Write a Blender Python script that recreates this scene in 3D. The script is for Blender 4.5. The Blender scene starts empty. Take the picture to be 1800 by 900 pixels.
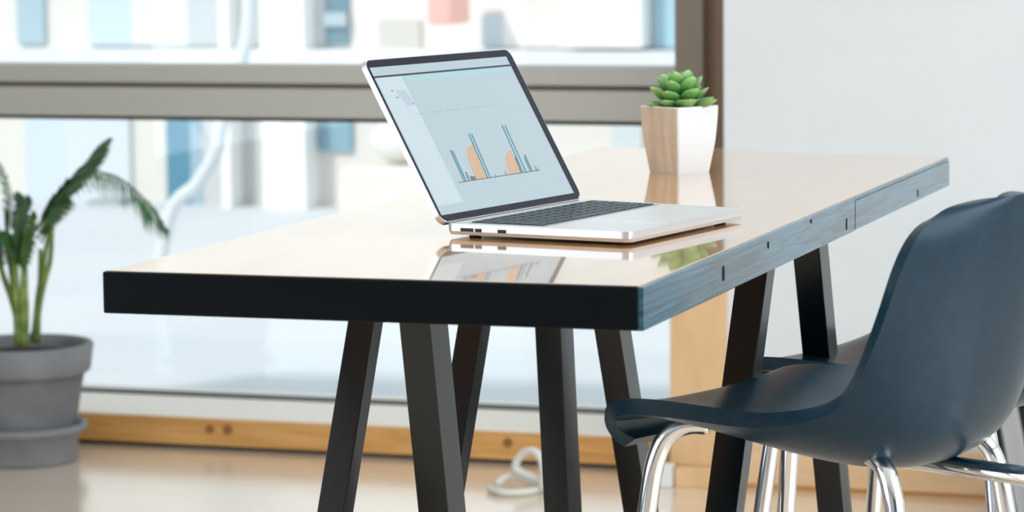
import bpy, bmesh, math, random
from mathutils import Vector, Matrix
random.seed(7)
C = bpy.context.scene.collection
PI = math.pi

# ------------------------------------------------------------------ camera
FP = 5300.0                       # focal length in pixels of an 1800 px wide frame
cam_d = bpy.data.cameras.new('camera'); cam = bpy.data.objects.new('camera', cam_d); C.objects.link(cam)
r = Vector((0.95014, 0.31168, -0.00931)); u = Vector((-0.02463, 0.10479, 0.99419)); b = Vector((0.31085, -0.94439, 0.10724))
M_ = Matrix((r, u, b)).transposed().to_4x4(); M_.translation = Vector((0, 0, 1.4)); cam.matrix_world = M_
cam_d.sensor_width = 36; cam_d.lens = 36 * FP / 1800
cam_d.clip_end = 200
cam_d.dof.use_dof = True; cam_d.dof.focus_distance = 4.15; cam_d.dof.aperture_fstop = 7.0
bpy.context.scene.camera = cam

# ------------------------------------------------------------------ world, sun, added fill lamps, exposure
W = bpy.data.worlds.new('world'); bpy.context.scene.world = W; W.use_nodes = True
bg = W.node_tree.nodes['Background']; bg.inputs[0].default_value = (0.80, 0.90, 1.0, 1); bg.inputs[1].default_value = 1.05

def area(name, loc, rot, sx, sy, power, col):
    d = bpy.data.lights.new(name, 'AREA'); d.shape = 'RECTANGLE'; d.size = sx; d.size_y = sy; d.energy = power; d.color = col
    o = bpy.data.objects.new(name, d); C.objects.link(o); o.location = loc; o.rotation_euler = rot; return o
sd = bpy.data.lights.new('sun', 'SUN'); sd.energy = 2.25; sd.angle = math.radians(3); sd.color = (1, .96, .9)
so = bpy.data.objects.new('sun', sd); C.objects.link(so); so.rotation_euler = (math.radians(48), 0, math.radians(-25))
area('side_fill_light', (3.3, 2.6, 1.7), (0, PI / 2, 0), 2.4, 6.0, 170, (.78, .91, 1))  # unseen bluish fill added from the right, just inside the wall opening
area('rear_fill_light', (-2.2, -3.9, 1.7), (PI / 2, 0, 0), 5.0, 2.4, 15, (.80, .92, 1))  # weak fill added behind the camera; the back wall is solid
area('left_fill_light', (-6.35, -1.0, 1.65), (0, -PI / 2, 0), 2.7, 6.0, 175, (.78, .91, 1))  # added fill shading the stool back from the left; no window in that wall
area('overhead_fill_light', (-1.5, 4.6, 3.05), (0, 0, 0), 3.6, 3.0, 45, (.90, .96, 1))  # unseen overhead fill, added to light the floor
vs = bpy.context.scene.view_settings
vs.view_transform = 'Standard'; vs.look = 'None'; vs.gamma = 1; vs.use_curve_mapping = False; vs.exposure = 0.0

# ------------------------------------------------------------------ helpers
def mat(name, col, rough=.5, metal=0, spec=.5, coat=0, coat_r=.05, coat_ior=1.5, emit=None, es=1, grain=None, bump=0, noise=None):
    """grain=(colour2, scale xyz, distortion); noise=(colour2, scale)"""
    m = bpy.data.materials.new(name); m.use_nodes = True; nt = m.node_tree; p = nt.nodes['Principled BSDF']
    p.inputs['Base Color'].default_value = (*col, 1); p.inputs['Roughness'].default_value = rough
    p.inputs['Metallic'].default_value = metal; p.inputs['Specular IOR Level'].default_value = spec
    p.inputs['Coat Weight'].default_value = coat; p.inputs['Coat Roughness'].default_value = coat_r; p.inputs['Coat IOR'].default_value = coat_ior
    if emit:
        p.inputs['Emission Color'].default_value = (*emit, 1); p.inputs['Emission Strength'].default_value = es
    if grain or noise:
        tc = nt.nodes.new('ShaderNodeTexCoord'); mp = nt.nodes.new('ShaderNodeMapping'); nt.links.new(tc.outputs['Object'], mp.inputs[0])
        nz = nt.nodes.new('ShaderNodeTexNoise'); nz.inputs['Detail'].default_value = 6
        nt.links.new(mp.outputs[0], nz.inputs['Vector'])
        ra = nt.nodes.new('ShaderNodeValToRGB')
        if grain:
            c2, sc, dist = grain
            mp.inputs['Scale'].default_value = sc; nz.inputs['Scale'].default_value = 1; nz.inputs['Distortion'].default_value = dist
        else:
            c2, s = noise; nz.inputs['Scale'].default_value = s
        ra.color_ramp.elements[0].position = .35; ra.color_ramp.elements[1].position = .65
        ra.color_ramp.elements[0].color = (*c2, 1); ra.color_ramp.elements[1].color = (*col, 1)
        nt.links.new(nz.outputs['Fac'], ra.inputs[0]); nt.links.new(ra.outputs[0], p.inputs['Base Color'])
        if bump:
            bp = nt.nodes.new('ShaderNodeBump'); bp.inputs['Strength'].default_value = bump; bp.inputs['Distance'].default_value = .002
            nt.links.new(nz.outputs['Fac'], bp.inputs['Height']); nt.links.new(bp.outputs[0], p.inputs['Normal'])
    return m

def obj(name, bm, m, parent=None, smooth=False, kind=None, label=None):
    me = bpy.data.meshes.new(name); bm.normal_update(); bm.to_mesh(me); bm.free()
    if smooth:
        for p in me.polygons: p.use_smooth = True
    me.materials.append(m)
    o = bpy.data.objects.new(name, me); C.objects.link(o)
    if parent: o.parent = parent
    if kind: o['kind'] = kind
    if label: o['label'] = label
    return o
def thing(name, label, cat, loc=(0, 0, 0), rz=0, group=None, kind=None):
    o = bpy.data.objects.new(name, None); o.empty_display_size = .1; C.objects.link(o); o.location = loc; o.rotation_euler = (0, 0, rz)
    if kind: o['kind'] = kind
    else: o['label'] = label; o['category'] = cat
    if group: o['group'] = group
    return o
def tag(o, label, cat, group=None):
    o['label'] = label; o['category'] = cat
    if group: o['group'] = group
    return o
def hexa(bm, pts):
    """8 points: bottom ring 0-3, top ring 4-7"""
    v = [bm.verts.new(p) for p in pts]
    for f in ((3, 2, 1, 0), (4, 5, 6, 7), (0, 1, 5, 4), (1, 2, 6, 5), (2, 3, 7, 6), (3, 0, 4, 7)): bm.faces.new([v[i] for i in f])
def box(bm, x0, x1, y0, y1, z0, z1):
    hexa(bm, [(x0, y0, z0), (x1, y0, z0), (x1, y1, z0), (x0, y1, z0), (x0, y0, z1), (x1, y0, z1), (x1, y1, z1), (x0, y1, z1)])
def bevel(bm, w, seg=2):
    bmesh.ops.bevel(bm, geom=bm.edges[:], offset=w, segments=seg, affect='EDGES', profile=.6)
def bx(x0, x1, y0, y1, z0, z1, bv=0, seg=2):
    bm = bmesh.new(); box(bm, x0, x1, y0, y1, z0, z1)
    if bv: bevel(bm, bv, seg)
    bmesh.ops.recalc_face_normals(bm, faces=bm.faces[:])
    return bm
def tube(bm, pts, rad, n=12, cap=True):
    pts = [Vector(p) for p in pts]; rings = []
    rr = rad if isinstance(rad, (list, tuple)) else [rad] * len(pts)
    prev = None
    for i, p in enumerate(pts):
        t = (pts[min(i + 1, len(pts) - 1)] - pts[max(i - 1, 0)]).normalized()
        if prev is None:
            a = t.cross(Vector((0, 0, 1)));
            if a.length < .01: a = t.cross(Vector((0, 1, 0)))
        else: a = prev - t * prev.dot(t)
        a.normalize(); prev = a; c = t.cross(a)
        rings.append([bm.verts.new(p + (a * math.cos(k * 2 * PI / n) + c * math.sin(k * 2 * PI / n)) * rr[i]) for k in range(n)])
    for i in range(len(rings) - 1):
        for k in range(n): bm.faces.new((rings[i][k], rings[i][(k + 1) % n], rings[i + 1][(k + 1) % n], rings[i + 1][k]))
    if cap: bm.faces.new(rings[0][::-1]); bm.faces.new(rings[-1])
    bmesh.ops.recalc_face_normals(bm, faces=bm.faces[:])
def smooth_path(pts, k=6):
    pts = [Vector(p) for p in pts]; out = []
    P = [pts[0] * 2 - pts[1]] + pts + [pts[-1] * 2 - pts[-2]]
    for i in range(1, len(P) - 2):
        for j in range(k):
            t = j / k; a, b_, c, d = P[i - 1:i + 3]
            out.append(.5 * ((2 * b_) + (c - a) * t + (2 * a - 5 * b_ + 4 * c - d) * t * t + (3 * b_ - a - 3 * c + d) * t ** 3))
    out.append(pts[-1]); return out
def lathe(bm, prof, n=48, c=(0, 0, 0)):
    rings = [[bm.verts.new((c[0] + rr * math.cos(k * 2 * PI / n), c[1] + rr * math.sin(k * 2 * PI / n), c[2] + z)) for k in range(n)] for rr, z in prof]
    for i in range(len(rings) - 1):
        for k in range(n): bm.faces.new((rings[i][k], rings[i][(k + 1) % n], rings[i + 1][(k + 1) % n], rings[i + 1][k]))
    bm.faces.new(rings[0][::-1]); bm.faces.new(rings[-1])
    bmesh.ops.recalc_face_normals(bm, faces=bm.faces[:])
def struct(name, bm, m, parent=None, **k): return obj(name, bm, m, parent, kind=None if parent else 'structure', **k)

# ------------------------------------------------------------------ materials
M = dict(
    table_top=mat('varnished_orange_wood', (.70, .37, .14), .16, coat=1, coat_r=.035, coat_ior=2.2, grain=((.52, .23, .065), (9, 1.2, 3), 2.0)),
    black_wood=mat('black_painted_wood', (.0025, .0045, .0072), .45, spec=.12, grain=((.0015, .003, .005), (3, 3, 30), 1), bump=.1),
    side_wood_lit=mat('black_wood_painted_sheen', (.030, .16, .24), .34, spec=.5, coat=.7, coat_r=.2, grain=((.003, .030, .055), (8, 1.6, 60), 4.5), bump=.25),  # black boards on the lit side: blue sheen put into the base colour
    black_metal=mat('black_powder_coat', (.0018, .0042, .0062), .30, spec=.55),
    chrome=mat('chrome', (.85, .85, .87), .07, metal=1),
    leather=mat('dark_navy_leather', (.001, .029, .055), .30, spec=.34, noise=((.0008, .023, .044), 60), bump=.03),
    rubber=mat('black_rubber', (.01, .01, .011), .6),
    alu=mat('silver_aluminium', (.82, .83, .85), .34, metal=.7),
    alu_edge=mat('dark_hinge', (.02, .02, .03), .4),
    bezel=mat('black_glass_bezel', (.008, .009, .022), .12, spec=.25),
    key=mat('key_black', (.012, .03, .04), .4, spec=.4),
    keywell=mat('key_well', (.35, .37, .38), .35, metal=.3),
    port=mat('port_black', (.01, .008, .008), .5),
    white_pot=mat('white_ceramic', (.86, .87, .87), .35),
    pot_wood=mat('pale_wood_veneer', (.74, .61, .48), .45, grain=((.60, .46, .34), (25, 25, 4), 1.5)),
    soil=mat('soil', (.03, .022, .016), .9, noise=((.015, .01, .008), 80), bump=.5),
    grey_pot=mat('grey_concrete', (.20, .20, .205), .7, noise=((.15, .15, .155), 9), bump=.1),
    grey_rim=mat('grey_concrete_rim', (.27, .275, .29), .65, noise=((.22, .225, .24), 9)),
    stem=mat('palm_stem', (.30, .40, .09), .5, noise=((.09, .16, .03), 20)),
    frond=mat('palm_leaf', (.055, .18, .035), .4, noise=((.022, .085, .018), 15)),
    wall=mat('white_wall_paint', (.80, .82, .83), .7, noise=((.78, .80, .81), 4), bump=.02),
    ceiling=mat('ceiling_paint', (.8, .8, .79), .8),
    back=mat('dark_back_wall', (.10, .10, .11), .8),
    floor=mat('honey_wood_floor', (.93, .76, .60), .3, coat=1, coat_r=.16, coat_ior=1.9, grain=((.87, .68, .50), (1.2, 14, 1), 1.5)),
    riser=mat('orange_pine', (.78, .42, .14), .5, grain=((.62, .30, .075), (2.2, 8, 26), 2.2)),
    riser_pale=mat('pale_pine', (.86, .60, .36), .5, grain=((.78, .52, .29), (2, 8, 24), 1.5)),
    post=mat('pale_plywood', (.86, .56, .31), .5, grain=((.78, .49, .25), (10, 10, 3), 1)),
    sill=mat('cream_sill', (.95, .87, .76), .4),
    frame=mat('taupe_window_frame', (.56, .535, .49), .45),
    frame_b=mat('brown_window_post', (.30, .245, .195), .5),
    frame_c=mat('brown_window_post_inner', (.26, .17, .11), .5),
    gasket=mat('dark_gasket', (.04, .04, .035), .6),
    paving=mat('pale_paving', (.70, .73, .75), .7, noise=((.66, .69, .72), .8)),
    paving_b=mat('blue_grey_paving', (.66, .70, .72), .7, noise=((.62, .665, .69), .8)),
    knot=mat('dark_knot', (.30, .13, .035), .6),
    cable=mat('white_plastic', (.80, .78, .72), .4),
)
def gm():
    m = bpy.data.materials.new('clear_glass'); m.use_nodes = True; nt = m.node_tree; nt.nodes.clear()
    o = nt.nodes.new('ShaderNodeOutputMaterial'); mx = nt.nodes.new('ShaderNodeMixShader'); t = nt.nodes.new('ShaderNodeBsdfTransparent'); g = nt.nodes.new('ShaderNodeBsdfGlossy')
    g.inputs['Roughness'].default_value = 0; t.inputs[0].default_value = (.97, .98, .98, 1); mx.inputs[0].default_value = .03
    nt.links.new(t.outputs[0], mx.inputs[1]); nt.links.new(g.outputs[0], mx.inputs[2]); nt.links.new(mx.outputs[0], o.inputs[0]); return m
M['glass'] = gm()
_cc = {}
def cm(c, rough=.6):
    k = tuple(c)
    if k not in _cc: _cc[k] = mat('facade_paint', c, rough)
    return _cc[k]

# ------------------------------------------------------------------ room
struct('floor', bx(-6.5, 3.6, -4, 7.9, -.12, 0), M['floor'])
struct('ceiling', bx(-6.5, 3.6, -4, 7.9, 3.15, 3.3), M['ceiling'])
struct('wall_back', bx(-6.5, 3.6, -4.1, -4, 0, 3.15), M['back'])
struct('wall_left', bx(-6.6, -6.5, -4.1, 8.0, 0, 3.15), M['back'])
struct('wall_window_side', bx(-1.846, 3.6, 7.31, 7.95, .0, 3.15), M['wall'])
bm = bmesh.new(); box(bm, 3.6, 3.75, -4.1, 8, 0, .5); box(bm, 3.6, 3.75, -4.1, 8, 2.9, 3.15); box(bm, 3.6, 3.75, 5.9, 8, .5, 2.9); box(bm, 3.6, 3.75, -4.1, -.8, .5, 2.9)
struct('wall_right', bm, M['wall'])
# window
win = thing('window_1', '', '', (0, 0, 0), kind='structure')
obj('transom', bx(-6.5, -2.07, 7.73, 7.88, .985, 1.035, .004), M['frame'], win)
obj('transom_groove', bx(-6.5, -2.07, 7.76, 7.87, .970, .988), M['frame_b'], win)
obj('transom', bx(-6.5, -2.07, 7.72, 7.88, .891, .972, .004), M['frame'], win)
obj('gasket', bx(-6.5, -2.07, 7.76, 7.86, .878, .893), M['gasket'], win)
obj('window_post', bx(-2.078, -2.0, 7.70, 7.95, .087, 3.15, .004), M['frame_b'], win)
obj('window_post', bx(-2.0, -1.84, 7.74, 7.95, .087, 3.15), M['frame_c'], win)
obj('top_rail', bx(-6.5, -2.07, 7.72, 7.88, 2.95, 3.15), M['frame'], win)
obj('bottom_gasket', bx(-6.5, -2.07, 7.80, 7.87, .085, .0905), M['gasket'], win)
obj('glass_pane', bx(-6.5, -2.07, 7.815, 7.825, 1.03, 2.96), M['glass'], win)
obj('glass_pane', bx(-6.5, -2.07, 7.815, 7.825, .09, .885), M['glass'], win)
# sill step with wood riser
struct('trim_1', bx(-6.5, -1.9, 7.475, 7.95, .0, .087, .003), M['sill'])
struct('trim_2', bx(-6.5, -1.98, 7.455, 7.475, 0.012, .084, .002), M['riser'])
for px_, r_ in ((-3.325, .012), (-3.272, .014), (-2.47, .013)):
    bm = bmesh.new(); tube(bm, [(px_, 7.452, .058), (px_, 7.457, .058)], r_, 12); obj('knot', bm, M['knot'], bpy.data.objects['trim_2'])
struct('trim_3', bx(-6.5, -1.98, 7.465, 7.475, 0, .012), M['gasket'])
# upright plywood cover at the corner, its plinth and the low boards along the white wall
struct('trim_4', bx(-1.985, -1.838, 7.30, 7.46, 0.05, .842, .002), M['post'])
struct('trim_5', bx(-1.962, -1.800, 7.255, 7.30, 0.0, .050, .003), M['post'])
struct('baseboard_window_side', bx(-1.80, -1.127, 7.285, 7.31, 0.012, .115, .003), M['riser_pale'])
struct('trim_6', bx(-1.80, -1.127, 7.295, 7.31, 0, .012), M['riser'])
tag(obj('socket_box', bx(-2.005, -1.965, 7.235, 7.28, 0, .058, .005), M['white_pot']), 'small white box on the floor beside the plywood corner post', 'box')

# ------------------------------------------------------------------ outside
struct('street', bx(-40, 25, 7.95, 60, -.6, -.45), M['paving'])
bm = bmesh.new(); hexa(bm, [(-20, 8.0, -.451), (-2, 8.0, -.451), (-2, 21, -.451), (-6.2, 12.0, -.451), (-20, 8.0, -.44), (-2, 8.0, -.44), (-2, 21, -.44), (-6.2, 12.0, -.44)])
bm.free()
struct('road', bx(-40, 25, 8.0, 12.6, -.46, -.44), M['paving_b'])
Yf = 19.0
def fx(px): return -10.009 + px * .004114
def fz(py): return .952 - .00396 * py
bd = thing('building', 'pale building front with light pilasters and blue grey windows across the street', 'building', (fx(600), Yf, -.45))
bd_off = Vector((fx(600), Yf, -.45))
def fac(name, x0, x1, z0, z1, d0, col, rough=.6, parent=None):
    """panel of the front, d0 = how far it stands proud (+) of or recessed behind (-) the wall face"""
    ya, yb = Yf - max(d0, 0.0) , Yf + .1
    if d0 < 0: ya, yb = Yf - .02, Yf + .1
    o = obj(name, bx(x0 - bd_off.x, x1 - bd_off.x, ya - bd_off.y, yb - bd_off.y, z0 - bd_off.z, z1 - bd_off.z), cm(col, rough), parent or bd); return o
fac('wall', -40, 20, -.45, 9, 0, (.80, .77, .71))
fac('ledge', -40, 20, fz(108), fz(84), .35, (.80, .84, .86))
for x0, x1, y0, y1, c, nm in [
    (36, 86, 76, -60, (.42, .56, .62), 'window'), (170, 250, 78, -300, (.62, .73, .79), 'panel'), (250, 350, 78, -300, (.80, .82, .82), 'panel'),
    (350, 430, 78, -300, (.52, .56, .57), 'panel'), (455, 502, 78, -300, (.50, .50, .47), 'panel'),
    (576, 597, 80, -300, (.55, .57, .57), 'panel'), (598, 637, 76, -120, (.09, .21, .27), 'window'),
    (690, 762, 88, 34, (.58, .56, .50), 'panel'), (868, 905, 78, 28, (.50, .60, .62), 'panel'),
    (905, 1010, 80, -60, (.82, .80, .76), 'panel'), (1068, 1084, 36, 12, (.40, .42, .42), 'panel'),
    (1157, 1215, 80, -300, (.42, .62, .72), 'window'),
    (45, 120, 390, 122, (.66, .73, .80), 'panel'), (120, 240, 390, 122, (.70, .76, .79), 'panel'),
    (308, 352, 392, 122, (.10, .27, .38), 'window'), (352, 376, 375, 122, (.36, .48, .56), 'window'),
    (376, 500, 365, 122, (.60, .61, .60), 'panel'), (583, 640, 258, 122, (.26, .44, .52), 'window'),
    (190, 250, 402, 345, (.42, .47, .47), 'cabinet'), (1085, 1135, 254, 122, (.66, .72, .72), 'panel'),
    ]:
    fac(nm, fx(x0), fx(x1), max(fz(y0), -.45), fz(y1), .04 if nm != 'cabinet' else .3, c)
def fdark(x0, x1, z0, z1): fac('window', x0, x1, z0, z1, .04, (.25, .38, .45))
fac('window_bar', fx(598), fx(637), fz(45), fz(22), .08, (.40, .50, .54))
for x0, x1, y1 in ((504, 579, -300), (431, 446, -300), (1015, 1150, -60)):
    fac('pilaster', fx(x0), fx(x1), -.45 if x0 < 600 else fz(78), fz(y1), .25, (.93, .93, .91))
for k in range(9):                                                   # upper floors and the stretch to the left, out of view but mirrored in the table top
    xx = -34 + k * 2.6
    if xx < -11: fdark(xx, xx + 1.1, -.1, 2.0)
for k in range(24):
    fdark(-34 + k * 2.3, -33 + k * 2.3, 3.2, 5.2); fdark(-34 + k * 2.3, -33 + k * 2.3, 6.2, 8.0)
for k in range(7): fdark(-4.6 + k * 2.3, -3.6 + k * 2.3, .2, 2.2)
sg = obj('awning', bx(fx(832), fx(872), Yf - .7, Yf - .3, fz(38), fz(-60), .03), cm((.90, .42, .34))); tag(sg, 'coral red hanging panel on the pale building front', 'sign')
pl = obj('planter', bx(-6.55, -4.2, 16.6, 17.3, -.45, .02, .06, 3), cm((.82, .77, .70))); tag(pl, 'long cream planter box across the street behind the laptop', 'planter')
bm = bmesh.new(); bmesh.ops.create_uvsphere(bm, u_segments=20, v_segments=12, radius=.17); 
for v in bm.verts: v.co = Vector((v.co.x * 1.1 - 6.25, v.co.y + 16.9, v.co.z * .8 + .16))
tag(obj('street_globe', bm, cm((.86, .85, .82)), smooth=True), 'pale round globe on the left end of the cream planter', 'globe')
bm = bmesh.new(); tube(bm, smooth_path([(-6.32, 13.5, -.44), (-6.21, 13.5, .034), (-6.068, 13.5, .177), (-5.96, 13.5, .34), (-5.925, 13.5, .485), (-5.83, 13.5, .75), (-5.775, 13.5, .96), (-5.77, 13.5, 1.4)], 5), .036, 12)
tag(obj('bent_pole', bm, cm((.74, .78, .79)), smooth=True), 'white bent pole standing on the street outside the left window', 'pole')

# ------------------------------------------------------------------ table
TX0, TX1, TY0, TY1, TZ, TB = -1.586, -.919, 3.256, 5.229, 1.0, .949
tb = thing('bar_table', 'long narrow bar table with glossy orange wood top and black sides', 'table', (-1.25, 4.24, 0))
def loc(bm, o=(-1.25, 4.24, 0)):
    for v in bm.verts: v.co -= Vector(o)
    return bm
bm = bmesh.new(); TYL = 5.355
hexa(bm, [(xx, yy, zz) for zz in (TB + .006, TZ) for xx, yy in ((TX0 + .002, TY0 + .002), (TX1 - .002, TY0 + .002), (TX1 - .002, TY1 - .002), (TX0 + .002, TYL - .002))])
bevel(bm, .0015); obj('tabletop', loc(bm), M['table_top'], tb)
obj('front_board', loc(bx(TX0, TX1 - .0015, TY0 - .006, TY0 + .03, TB, TZ - .0005, .003, 3)), M['black_wood'], tb, label='near black front edge board')
obj('side_board', loc(bx(TX1 - .028, TX1 + .004, TY0 - .004, 4.4215, TB, TZ - .001, .0015)), M['side_wood_lit'], tb, label='black grained side board with blue sheen painted in')
obj('side_board', loc(bx(TX1 - .028, TX1 + .004, 4.4255, TY1, TB + .001, TZ - .0065, .0015)), M['side_wood_lit'], tb, label='far greyish side board past the joint')
obj('edge_strip', loc(bx(TX1 - .026, TX1 + .0015, 4.4225, TY1, TZ - .006, TZ - .001)), M['side_wood_lit'], tb)
obj('side_board', loc(bx(TX0 - .002, TX0 + .028, TY0 + .03, TYL, TB, TZ - .002)), M['black_wood'], tb)
bm = bmesh.new(); hexa(bm, [(xx, yy, zz) for zz in (TB, TZ - .001) for xx, yy in ((TX0, TYL - .02), (TX1, TY1 - .02), (TX1, TY1 + .003), (TX0, TYL + .003))])
obj('end_board', loc(bm), M['black_wood'], tb)
for yk, zk, hk, wk in ((3.62, .974, .010, .0035), (3.86, .985, .005, .0018), (4.12, .992, .003, .003), (4.36, .965, .009, .0012), (4.93, .962, .006, .002)):
    bm = bmesh.new(); tube(bm, [(0, 0, -.0005), (0, 0, .0008)], 1, 10)
    for v_ in bm.verts: v_.co = Vector((TX1 + .0042 + v_.co.z, yk + v_.co.x * wk, zk + v_.co.y * hk))
    obj('knot', loc(bm), M['black_wood'], tb)
LEGS = [  # x top, y top, x bottom, y bottom, width, depth
    (-1.50, 3.875, -1.50, 3.387, .0385, .040), (-1.40, 3.747, -1.40, 3.979, .0440, .072),
    (-1.46, 4.249, -1.46, 3.713, .0380, .046), (-1.38, 4.279, -1.38, 4.406, .0405, .067),
    (-1.30, 4.267, -1.30, 4.740, .0400, .062), (-1.00, 4.045, -1.00, 3.483, .0430, .050),
    (-1.00, 4.362, -1.00, 4.756, .0415, .062)]
for xa, ya, xb, yb, w, t in LEGS:
    bm = bmesh.new()
    hexa(bm, [(xb, yb, 0), (xb + w, yb, 0), (xb + w, yb + t, 0), (xb, yb + t, 0), (xa, ya, .952), (xa + w, ya, .952), (xa + w, ya + t, .952), (xa, ya + t, .952)])
    bevel(bm, .0018, 2); obj('leg', loc(bm), M['black_metal'], tb)

# ------------------------------------------------------------------ laptop
LZ = 1.018
LO = Vector((-1.15, 3.88, 1.0))
q = [Vector((-1.3167, 3.7216, 0)), Vector((-1.0486, 3.6674, 0)), Vector((-.9849, 4.0193, 0)), Vector((-1.2420, 4.1085, 0))]   # hinge end, front corner, front far, hinge far
def lp(a, v, z):                                                      # a along the hinge, v from hinge to front edge
    return (q[0] * (1 - a) + q[3] * a) * (1 - v) + (q[1] * (1 - a) + q[2] * a) * v + Vector((0, 0, z)) - LO
lap = thing('laptop', 'open silver laptop showing a bar chart, on the glossy table', 'laptop', LO)
def rr_prism(fn, a0, a1, v0, v1, z0, z1, ra, rv, n=6, inset=0):
    """rounded-corner slab in the (a, v) frame"""
    bm = bmesh.new(); ring = []
    for (ca, cv, st) in ((a0 + ra, v0 + rv, PI), (a1 - ra, v0 + rv, 1.5 * PI), (a1 - ra, v1 - rv, 0), (a0 + ra, v1 - rv, .5 * PI)):
        for k in range(n + 1):
            t = st + k * PI / 2 / n; ring.append((ca + ra * math.cos(t), cv + rv * math.sin(t)))
    lo = []; 
    for a, v in ring:
        ai = a0 + (a - a0) ; lo.append(bm.verts.new(fn(.5 + (a - .5) * (1 - inset), .5 + (v - .5) * (1 - inset), z0)))
    mid = [bm.verts.new(fn(a, v, z0 + (z1 - z0) * .35)) for a, v in ring] if inset else lo
    hi = [bm.verts.new(fn(a, v, z1)) for a, v in ring]
    N = len(ring); bm.faces.new(lo[::-1]); bm.faces.new(hi)
    for A, B in (((lo, mid), (mid, hi)) if inset else ((lo, hi),)):
        for k in range(N): bm.faces.new((A[k], A[(k + 1) % N], B[(k + 1) % N], B[k]))
    bmesh.ops.recalc_face_normals(bm, faces=bm.faces[:]); return bm
base = obj('base', rr_prism(lp, 0, 1, 0, 1, 1.004, LZ, .030, .045, inset=.012), M['alu'], lap)
for a, v in ((.08, .1), (.92, .1), (.08, .9), (.92, .9)):
    bm = bmesh.new(); p = lp(a, v, 1.0); lathe(bm, [(.008, 0), (.008, .0045)], 12, p)
    obj('rubber_foot', bm, M['rubber'], lap)
obj('keyboard_tray', rr_prism(lp, .045, .955, .085, .515, LZ - .001, LZ + .0004, .01, .015), M['keywell'], base)
rows = [(14, None, .045)] + [(14, None, .072)] * 3 + [(13, None, .072), (11, 'space', .072)]
v = .093
for ri, (n, sp, h) in enumerate(rows):
    a = .055; total = .89
    ws = [1.0] * n
    if ri == 1: ws[-1] = 1.5
    if ri == 2: ws[0] = 1.5
    if ri == 3: ws[0] = 1.8; ws = ws[:13]; ws[-1] = 1.7
    if ri == 4: ws = [2.2] + [1] * 10 + [2.2]
    if ri == 5: ws = [1, 1, 1, 1.25, 5.2, 1.25, 1, 1, 1, 1]
    s = total / sum(ws)
    for w in ws:
        g = .0045
        bm = rr_prism(lp, a + g, a + w * s - g, v + .004, v + h - .006, LZ + .0004, LZ + .0016, .004, .006, 2)
        obj('key', bm, M['key'], base); a += w * s
    v += h - .001
obj('trackpad', rr_prism(lp, .33, .67, .55, .93, LZ - .0005, LZ + .0003, .008, .012), M['alu'], base)
for a0, a1 in (( .085, .155), (.165, .20), (.29, .335)):              # sockets on the near side face, measured from the hinge
    bm = bmesh.new(); pts = []
    for z in (1.0088, 1.0132):
        for (aa, vv) in ((-.0022, a0), (-.0022, a1), (.004, a1), (.004, a0)): pts.append(lp(aa, vv, z))
    hexa(bm, pts); bmesh.ops.recalc_face_normals(bm, faces=bm.faces[:]); obj('port', bm, M['port'], base)
# lid: u along hinge (0..1), h up the lid in metres
H0 = Vector((-1.3215, 3.7285, 1.018)); H1 = Vector((-1.2452, 4.1163, 1.018)); ax = (H1 - H0); backd = Vector((-ax.y, ax.x, 0)).normalized()
if backd.x > 0: backd = -backd
ph = math.radians(60.6); upd = backd * math.cos(ph) + Vector((0, 0, math.sin(ph))); nrm = Vector((math.sin(ph), 0, 0)); nrm = (-backd * math.sin(ph) + Vector((0, 0, math.cos(ph)))).normalized()
LL = ax.length
def ld(a, h, d): return H0 + ax * (-.008 + a * .998) + upd * (h * .2448) + nrm * d - LO      # d out of the display side
lid = obj('lid', rr_prism(ld, 0, 1, .0, 1, -.0075, 0, .035, .055, 8), M['alu'], lap)
obj('bezel', rr_prism(ld, .004, .996, .012, .993, -.001, .0006, .032, .052, 8), M['bezel'], lid, label='black glass bezel')
hb = bmesh.new(); tube(hb, [ld(.03, .012, -.004), ld(.97, .012, -.004)], .0045, 12); obj('hinge', hb, M['alu_edge'], lid)
scr_m = mat('screen_glow', (.02, .02, .02), .15, emit=(.50, .63, .69), es=.90)
scr = obj('screen', rr_prism(ld, .014, .952, .044, .948, .0004, .0009, .001, .001, 1), scr_m, lid)
def flat(name, rects, col, d=.0012, es=1.0):
    bm = bmesh.new()
    for pts in rects: 
        vs_ = [bm.verts.new(ld(a, h, d)) for a, h in pts] + [bm.verts.new(ld(a, h, d + .00015)) for a, h in pts]
        n = len(pts); bm.faces.new(vs_[:n][::-1]); bm.faces.new(vs_[n:])
        for k in range(n): bm.faces.new((vs_[k], vs_[(k + 1) % n], vs_[n + (k + 1) % n], vs_[n + k]))
    bmesh.ops.recalc_face_normals(bm, faces=bm.faces[:])
    return obj(name, bm, mat(name + '_glow', (.02, .02, .02), .3, emit=col, es=es), lid, kind='stuff' if len(rects) > 1 else None)
def R(a0, a1, h0, h1): return [(a0, h0), (a1, h0), (a1, h1), (a0, h1)]
flat('menu_line', [R(.008, .957, .8835, .8945)], (.004, .008, .02))
flat('toolbar_shade', [R(.19, .95, .850, .8825)], (.40, .62, .68))
flat('sidebar_shade', [R(.02, .185, .10, .8825)], (.56, .68, .75))
flat('sidebar_panel', [[(.10, .80), (.165, .80), (.185, .70), (.13, .70)]], (.47, .57, .65), .0013)
flat('sidebar_mark', [R(.075, .088, .795, .803), R(.085, .105, .753, .760), R(.165, .178, .71, .715)], (.20, .28, .34), .0015)
flat('header_line', [R(.148, .20, .6455, .648), R(.25, .33, .6465, .649), R(.37, .46, .6470, .6495), R(.50, .60, .6478, .650), R(.62, .70, .6475, .6495)], (.28, .38, .44))
teal = []; orange = []; navy = []
def bar(lst, at, ab, h, w=.0075): lst.append([(ab - w / 2, .216), (ab + w / 2, .216), (at + w / 2, h), (at - w / 2, h)])
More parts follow.
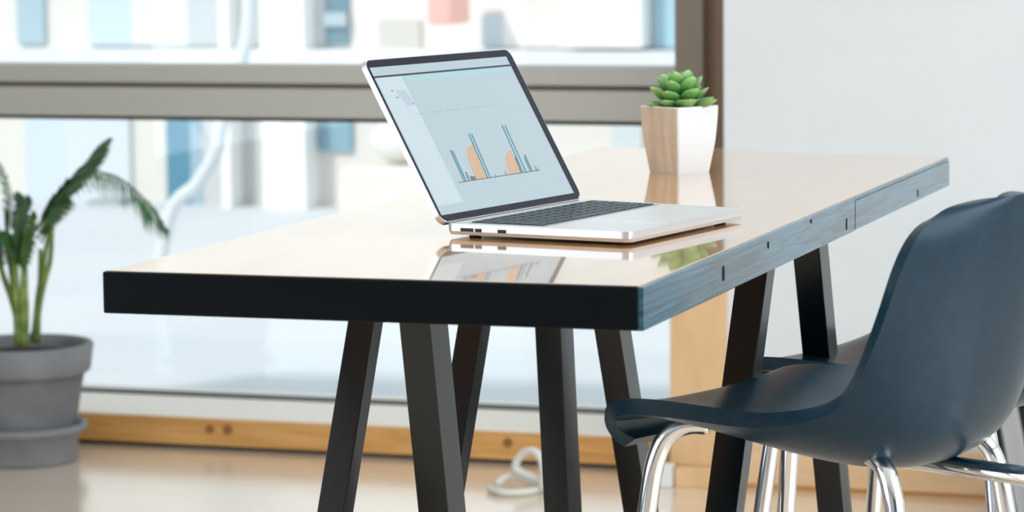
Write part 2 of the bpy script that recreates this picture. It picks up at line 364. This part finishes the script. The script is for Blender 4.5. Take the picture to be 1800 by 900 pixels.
for at, ab, h in ((.264, .256, .412), (.276, .268, .405), (.434, .416, .492), (.4515, .434, .49), (.684, .668, .521), (.703, .690, .516), (.727, .722, .305)): bar(teal, at, ab, h, .0068)
for at, ab, h in ((.294, .288, .270), (.738, .735, .322), (.666, .655, .315)): bar(navy, at, ab, h, .006)
for at, ab, h in ((.353, .344, .36), (.372, .359, .406), (.388, .372, .415), (.403, .386, .42), (.417, .400, .423), (.591, .579, .298), (.607, .596, .33), (.623, .612, .348), (.639, .627, .355), (.655, .641, .362)): bar(orange, at, ab, h, .0090)
navy += [R(.306, .314, .216, .243), R(.318, .326, .216, .238), R(.332, .338, .216, .238), R(.474, .477, .216, .231), R(.550, .553, .216, .242), R(.766, .769, .216, .246), R(.776, .779, .216, .236)]
flat('teal_bars', teal, (.01, .20, .27), .0013); flat('orange_bars', orange, (.74, .37, .14), .0012); flat('navy_bars', navy, (.015, .06, .11), .0014)
flat('chart_axis', [R(.216, .790, .2125, .2165)], (.03, .07, .10), .0015)

# ------------------------------------------------------------------ faceted pot with succulent
PC = Vector((-1.292, 4.818, 1.0))
pot = thing('planter_pot', 'small faceted white pot with a wood side, holding the green succulent', 'plant pot', PC, 0)
ha, hb2 = .0365, .0455
e1 = Vector((math.cos(math.radians(-32)), math.sin(math.radians(-32)), 0)); e2 = Vector((-e1.y, e1.x, 0))
def pc(sx, sy, h, z): return e1 * sx * h + e2 * sy * h + Vector((0, 0, z))
lv = [(.0355, .0), (.0428, .050), (.0448, .075), (.0458, .095), (.0462, .1105)]
bm = bmesh.new(); rings = []
for h, z in lv:
    cr = .004; ring = []
    for sx, sy in ((-1, -1), (1, -1), (1, 1), (-1, 1)):
        cx_, cy_ = sx * (h - cr), sy * (h - cr)
        st = {(-1, -1): PI, (1, -1): 1.5 * PI, (1, 1): 0, (-1, 1): .5 * PI}[(sx, sy)]
        for k in range(4):
            t = st + k * PI / 6; ring.append(bm.verts.new(e1 * (cx_ + cr * math.cos(t)) + e2 * (cy_ + cr * math.sin(t)) + Vector((0, 0, z))))
    rings.append(ring)
for h, z in ((.0430, .1105), (.0425, .098)):
    rings.append([bm.verts.new(pc(sx, sy, h, z)) for sx, sy in ((-1, -1),) * 4 + ((1, -1),) * 4 + ((1, 1),) * 4 + ((-1, 1),) * 4])
for i in range(len(rings) - 1):
    for k in range(16):
        try: bm.faces.new((rings[i][k], rings[i][(k + 1) % 16], rings[i + 1][(k + 1) % 16], rings[i + 1][k]))
        except ValueError: pass
bm.faces.new(rings[0][::-1]); bmesh.ops.remove_doubles(bm, verts=bm.verts[:], dist=.0001); bmesh.ops.recalc_face_normals(bm, faces=bm.faces[:])
obj('pot_body', bm, M['white_pot'], pot)
bm = bmesh.new()                                                       # wood veneer on the left face (normal -e2)
pts = []
for off in (.0000, .0012):
    for h, z in ((.0355, .0012), (.0440, .064), (.0461, .1085)):
        for s in (-1, 1): pts.append(bm.verts.new(e1 * s * (h - .0022) - e2 * (h + off) + Vector((0, 0, z))))
I = lambda o, l, s: pts[o * 6 + l * 2 + s]
for l in (0, 1):
    bm.faces.new((I(1, l, 0), I(1, l, 1), I(1, l + 1, 1), I(1, l + 1, 0))); bm.faces.new((I(0, l, 0), I(0, l + 1, 0), I(0, l + 1, 1), I(0, l, 1)))
    for s in (0, 1): bm.faces.new((I(0, l, s), I(1, l, s), I(1, l + 1, s), I(0, l + 1, s)))
bm.faces.new((I(0, 0, 0), I(0, 0, 1), I(1, 0, 1), I(1, 0, 0))); bm.faces.new((I(0, 2, 0), I(0, 2, 1), I(1, 2, 1), I(1, 2, 0)))
bmesh.ops.recalc_face_normals(bm, faces=bm.faces[:]); obj('veneer_panel', bm, M['pot_wood'], pot, label='pale wood grained face')
bm = bmesh.new(); bm.faces.new([bm.verts.new(pc(sx, sy, .0425, .100)) for sx, sy in ((-1, -1), (1, -1), (1, 1), (-1, 1))]); obj('soil', bm, M['soil'], pot)

def leaf_mat():
    m = bpy.data.materials.new('succulent_leaf'); m.use_nodes = True; nt = m.node_tree; p = nt.nodes['Principled BSDF']
    at = nt.nodes.new('ShaderNodeTexCoord'); sp = nt.nodes.new('ShaderNodeSeparateXYZ'); ra = nt.nodes.new('ShaderNodeValToRGB')
    nt.links.new(at.outputs['Generated'], sp.inputs[0]); nt.links.new(sp.outputs['Y'], ra.inputs[0]); nt.links.new(ra.outputs[0], p.inputs['Base Color'])
    ra.color_ramp.elements[0].color = (.012, .055, .012, 1); ra.color_ramp.elements[1].color = (.66, .82, .46, 1)
    e = ra.color_ramp.elements.new(.48); e.color = (.045, .17, .03, 1); e = ra.color_ramp.elements.new(.86); e.color = (.27, .53, .16, 1)
    p.inputs['Roughness'].default_value = .42; p.inputs['Subsurface Weight'].default_value = .12; p.inputs['Subsurface Radius'].default_value = (.004, .006, .002); return m
M['leaf'] = leaf_mat()
suc = thing('succulent', 'small green rosette succulent with thick pointed leaves, in the faceted pot', 'succulent', PC + Vector((0, 0, .100)))
def leaf_mesh():
    bm = bmesh.new(); N, K = 12, 10; rg = []
    for i in range(N + 1):
        s = i / N; w = (.16 + .84 * math.sin(PI * min(1, s ** .85 * 1.0) * .62) ) * (1 - s ** 5) ** .6 * .5
        if s < .15: w *= .75 + 1.67 * s
        th = .13 * (1 - s ** 3) ** .7 + .004
        cz = .20 * s * s
        ring = []
        for k in range(K):
            t = 2 * PI * k / K; x = w * math.cos(t); z = th * math.sin(t) * (1.0 if math.sin(t) < 0 else .30)
            z += .55 * x * x + cz
            ring.append(bm.verts.new((x, s, z)))
        rg.append(ring)
    tip = bm.verts.new((0, 1.05, .235))
    for i in range(N):
        for k in range(K): bm.faces.new((rg[i][k], rg[i][(k + 1) % K], rg[i + 1][(k + 1) % K], rg[i + 1][k]))
    for k in range(K): bm.faces.new((rg[-1][k], rg[-1][(k + 1) % K], tip))
    bm.faces.new(rg[0][::-1]); bmesh.ops.recalc_face_normals(bm, faces=bm.faces[:])
    me = bpy.data.meshes.new('leaf'); bm.to_mesh(me); bm.free(); me.materials.append(M['leaf'])
    for p in me.polygons: p.use_smooth = True
    return me
lm = leaf_mesh()
tiers = [(8, 8, .062, .036, .003, -12), (7, 26, .058, .036, .010, 20), (6, 43, .053, .034, .017, -8), (5, 59, .046, .031, .024, 30), (3, 77, .037, .026, .031, 10)]
for n, el, ln, wd, z, ph0 in tiers:
    for k in range(n):
        a = 2 * PI * k / n + math.radians(ph0 + random.uniform(-7, 7)); e_ = math.radians(el + random.uniform(-5, 5))
        o = bpy.data.objects.new('leaf', lm); C.objects.link(o); o.parent = suc
        sc = random.uniform(.86, 1.08)
        rm = Matrix.Rotation(a, 4, 'Z') @ Matrix.Rotation(e_, 4, 'X') @ Matrix.Diagonal((wd * sc * 1.05, ln * sc, ln * sc * .8, 1))
        rad = .004
        o.matrix_local = Matrix.Translation(Vector((-math.sin(a) * rad, math.cos(a) * rad, z))) @ rm
bm = bmesh.new(); tube(bm, [(0, 0, 0), (0, 0, .045)], [.007, .005], 10); obj('stem', bm, M['stem'], suc)

# ------------------------------------------------------------------ big grey pot with palm
GP = Vector((-3.742, 7.175, 0))
gp = thing('flower_pot', 'large round grey concrete plant pot on the floor at the left', 'plant pot', GP)
bm = bmesh.new(); lathe(bm, [(.125, .045), (.132, .06), (.165, .245), (.150, .25), (.12, .10)], 56); obj('pot_body', bm, M['grey_pot'], gp, smooth=True)
bm = bmesh.new(); lathe(bm, [(.172, .238), (.181, .246), (.190, .312), (.186, .318), (.176, .318), (.168, .30), (.160, .24)], 64); obj('rim', bm, M['grey_rim'], gp, smooth=True)
bm = bmesh.new(); lathe(bm, [(.168, .285), (.10, .295), (.02, .297)], 32); obj('soil', bm, M['soil'], gp)
sa = obj('pot_saucer', bmesh.new(), M['grey_rim']); bpy.data.objects.remove(sa)
bm = bmesh.new(); lathe(bm, [(.138, 0.0), (.142, .01), (.145, .075), (.165, .083), (.170, .092), (.168, .100), (.158, .104), (.142, .092), (.136, .05), (.12, .042)], 64)
for v_ in bm.verts: v_.co += GP
s_ = obj('saucer', bm, M['grey_rim'], smooth=True); tag(s_, 'grey round saucer base under the large concrete pot', 'saucer')
palm = thing('palm_plant', 'potted palm with green arching fronds in the grey concrete pot', 'palm', GP + Vector((0, 0, .29)))
def P3(px, py, dy=0):                                                  # offsets on the plant's own plane
    return Vector((-3.777 + px * .001665, 7.15 + dy, 1.245 - py * .00153)) - GP - Vector((0, 0, .29))
stems = [((38, 605), (40, 520), (48, 440), (64, 385)), ((26, 605), (18, 520), (10, 440), (6, 370)), ((44, 603), (52, 530), (62, 470), (76, 400)),
         ((30, 606), (28, 500), (30, 420), (34, 380)), ((50, 600), (64, 520), (82, 460), (88, 400)), ((22, 605), (8, 540), (-14, 470), (-18, 400)), ((41, 608), (45, 540), (43, 460), (50, 400)),
         ((34, 608), (36, 545), (38, 470), (42, 410)), ((47, 606), (50, 560), (56, 500), (58, 440))]
bm = bmesh.new()
for i, s in enumerate(stems):
    bm = bmesh.new(); tube(bm, smooth_path([P3(x, y, (i % 3 - 1) * .025) for x, y in s], 4), [.0115 - .006 * k / 12 for k in range(13)], 8); obj('stem', bm, M['stem'], palm, smooth=True)
def frond(pts, dy, ln, n=26, droop=.6, dens=1, both=True, w=.0042):
    path = smooth_path([P3(x, y, dy + d) for x, y, d in pts], 10)
    bm = bmesh.new(); tube(bm, path, [.0032 - .002 * k / len(path) for k in range(len(path))], 6)
    f = obj('frond', bm, M['frond'], palm, smooth=True); bm = bmesh.new()
    L = len(path)
    for i in range(n):
        t = .10 + .90 * i / n; j = min(int(t * (L - 1)), L - 2); p = path[j].lerp(path[j + 1], t * (L - 1) - j); d = (path[j + 1] - path[j]).normalized()
        l = ln * (math.sin(PI * min(1, .18 + t * .82)) ** .6) * random.uniform(.85, 1.1) + .01
        side = d.cross(Vector((0, 0, 1))); side = side.normalized() if side.length > .05 else Vector((0, 1, 0))
        for s in (-1, 1):
            dr = (d * .75 + side * s * .75 + Vector((0, 0, random.uniform(-.15, .1)))).normalized()
            a0 = p; m1 = p + dr * l * .5 + Vector((0, 0, -.10 * l * droop)); e1_ = p + dr * l * .9 + Vector((0, 0, -.75 * l * droop))
            wv = d.cross(dr).cross(dr).normalized() * w
            up_ = Vector((0, 0, .0012))
            v_ = [bm.verts.new(c) for c in (a0 - wv * .4, a0 + wv * .4, m1 + wv, m1 - wv, e1_, m1 + up_)]
            bm.faces.new((v_[0], v_[1], v_[2], v_[5])); bm.faces.new((v_[0], v_[5], v_[3])); bm.faces.new((v_[5], v_[2], v_[4])); bm.faces.new((v_[3], v_[5], v_[4]))
    obj('leaflets', bm, M['frond'], f, kind='stuff')
frond([(62, 400, 0), (100, 345, 0), (150, 308, 0), (200, 308, -.01), (245, 340, -.01), (272, 372, -.02), (296, 402, -.02)], 0, .058, 34, 1.25)
frond([(52, 410, 0), (84, 365, 0), (118, 325, 0), (150, 290, 0), (182, 250, 0)], .02, .100, 44, .10, w=.012)
frond([(5, 420, 0), (12, 380, 0), (8, 330, 0), (-10, 285, 0), (-40, 250, 0)], .0, .06, 22, .6)
frond([(70, 420, 0), (88, 385, 0), (108, 362, 0), (132, 352, 0)], -.03, .05, 14, 1.0)
frond([(34, 450, 0), (38, 410, 0), (42, 375, 0), (50, 348, 0)], -.02, .060, 26, .5, w=.010)
frond([(30, 450, 0), (24, 400, 0), (28, 365, 0), (26, 345, 0)], .01, .055, 22, .5, w=.009)
frond([(58, 430, 0), (74, 395, 0), (90, 372, 0), (104, 350, 0)], .03, .06, 22, .5, w=.008)
frond([(40, 470, 0), (34, 445, 0), (24, 420, 0), (12, 408, 0)], -.03, .055, 18, .7, w=.009)
frond([(44, 480, 0), (52, 440, 0), (60, 400, 0), (64, 372, 0)], -.03, .05, 18, .8, w=.008)
frond([(0, 470, 0), (-12, 420, 0), (-30, 380, 0), (-60, 370, 0)], .0, .06, 16, .8)
frond([(18, 480, 0), (10, 440, 0), (4, 415, 0), (-14, 400, 0)], -.02, .05, 14, .9)

# ------------------------------------------------------------------ white cable on the floor
bm = bmesh.new()
tube(bm, smooth_path([(-2.262, 7.10, .010), (-2.275, 7.10, .03), (-2.335, 7.11, .055), (-2.318, 7.11, .092), (-2.285, 7.10, .103), (-2.262, 7.09, .085), (-2.252, 7.08, .05), (-2.25, 7.07, .012)], 6), .0105, 12)
tube(bm, smooth_path([(-2.39, 7.06, .010), (-2.34, 7.02, .010), (-2.29, 7.04, .010), (-2.262, 7.10, .010), (-2.30, 7.15, .012), (-2.36, 7.13, .03), (-2.385, 7.10, .014)], 6), .009, 12)
tag(obj('cable_loop', bm, M['cable'], smooth=True), 'thick white cable curled in a loop on the wood floor under the table', 'cable')

# ------------------------------------------------------------------ bar stools
def shell_mesh():
    prof = [(.224, -.014), (.231, -.002), (.222, .010), (.17, .008), (.09, -.006), (.0, -.024), (-.08, -.032), (-.145, -.024), (-.190, .008), (-.212, .055), (-.226, .115), (-.238, .175), (-.247, .225), (-.253, .262), (-.257, .289), (-.260, .306), (-.261, .315)]
    hw = [.140, .164, .184, .198, .206, .208, .206, .202, .198, .196, .194, .190, .184, .172, .152, .122, .075]
    rise = [.0, .002, .010, .022, .038, .056, .076, .088, .086, .074, .060, .050, .044, .038, .034, .030, .022]
    pr = smooth_path([Vector((a, b_, 0)) for a, b_ in prof], 3); n = len(pr)
    hws = [v.x for v in smooth_path([Vector((a, 0, 0)) for a in hw], 3)]; rss = [v.x for v in smooth_path([Vector((a, 0, 0)) for a in rise], 3)]
    bm = bmesh.new(); grid = []; T = 20
    for i, p in enumerate(pr):
        t_ = (pr[min(i + 7, n - 1)] - pr[max(i - 7, 0)]).normalized(); nn = Vector((t_.y, -t_.x, 0))   # towards the sitter
        if i < 6: nn = Vector((0, 1, 0)).lerp(nn, i / 6)
        w = hws[i]; rs = rss[i]; row = []
        for k in range(T + 1):
            s = -1 + 2 * k / T; d = abs(s) ** 2.6 * rs
            drop = 0
            if i > n - 10: drop = (abs(s) ** 3.0) * .006 * (i - (n - 10)) / 9
            row.append(bm.verts.new((s * w, p.x + nn.x * d, p.y + nn.y * d - drop)))
        grid.append(row)
    for i in range(n - 1):
        for k in range(T): bm.faces.new((grid[i][k], grid[i][k + 1], grid[i + 1][k + 1], grid[i + 1][k]))
    return bm
STOOL_Z = .735
def make_stool(label, loc_, rz):
    st = thing('bar_stool', label, 'stool', loc_, rz, 'shell stools at the bar table')
    sh = obj('seat_shell', shell_mesh(), M['leather'], st, smooth=True); sh.location.z = STOOL_Z + .03
    m = sh.modifiers.new('thick', 'SOLIDIFY'); m.thickness = .021; m.offset = -1
    m = sh.modifiers.new('round', 'BEVEL'); m.width = .0095; m.segments = 4; m.limit_method = 'ANGLE'
    m = sh.modifiers.new('soft', 'SUBSURF'); m.levels = 1; m.render_levels = 1
    for sx in (-1, 1):
        zt = STOOL_Z + .034
        bm = bmesh.new(); tube(bm, smooth_path([(sx * .118, .125, zt + .008), (sx * .138, .158, zt + .002), (sx * .149, .180, zt - .030), (sx * .156, .193, zt - .105), (sx * .172, .220, zt - .36), (sx * .195, .255, .0)], 8), .0125, 16); obj('leg', bm, M['chrome'], st, smooth=True)
        bm = bmesh.new(); tube(bm, smooth_path([(sx * .100, -.105, zt - .008), (sx * .114, -.135, zt - .018), (sx * .121, -.153, zt - .048), (sx * .127, -.165, zt - .115), (sx * .155, -.20, zt - .37), (sx * .19, -.235, .0)], 8), .0125, 16); obj('leg', bm, M['chrome'], st, smooth=True)
    for y, sx in ((.205, 0), (-.19, 0)):
        bm = bmesh.new(); tube(bm, [(-.183, y, .26), (.183, y, .26)], .009, 12); obj('foot_rail', bm, M['chrome'], st, smooth=True)
    return st
def copy_tree(o, parent=None):
    c = o.copy(); C.objects.link(c); c.parent = parent
    for ch in list(o.children): copy_tree(ch, c)
    return c
s1 = make_stool('nearest black shell bar stool with chrome legs, its curved back toward the camera', (-.785, 3.72, 0), math.radians(68))
s2 = copy_tree(s1); s2.scale.z = .948; s2.location = (-.790, 4.42, 0); s2.rotation_euler.z = math.radians(70); s2['label'] = 'second black shell bar stool, mostly hidden behind the nearest stool back'

# chrome bar at the right edge and the white cabinet behind it
rl = thing('chrome_stand', 'chrome horizontal bar entering at the right edge behind the nearest stool', 'stand', (-.44, 3.62, 0))
bm = bmesh.new(); tube(bm, [(-.28, .105, .734), (.06, -.01, .722)], .0125, 16); obj('rail', bm, M['chrome'], rl, smooth=True)
bm = bmesh.new(); tube(bm, [(.06, -.01, .737), (.06, -.01, .0)], .0125, 16); obj('post', bm, M['chrome'], rl, smooth=True)
cb = thing('low_cabinet', 'plain white low cabinet against the wall at the right edge', 'cabinet', (-.80, 7.15, 0))
obj('cabinet_body', bx(-.315, .30, -.13, .155, .02, .42, .004), M['white_pot'], cb); obj('plinth', bx(-.30, .29, -.11, .15, 0, .02), M['rubber'], cb)

lf = thing('leaning_frame', 'black slanted frame behind the nearest stool at the lower right', 'frame', (-1.08, 6.95, 0))
for k, dx in enumerate((0, .082)):
    bm = bmesh.new(); hexa(bm, [(.0 + dx, 0, 0), (.032 + dx, 0, 0), (.032 + dx, .02, 0), (dx, .02, 0), (-.085 + dx, 0, .44), (-.053 + dx, 0, .44), (-.053 + dx, .02, .44), (-.085 + dx, .02, .44)]); obj('rail', bm, M['black_metal'], lf)
obj('crossbar', bx(-.088, .034, .0, .02, .43, .46, .002), M['black_metal'], lf)
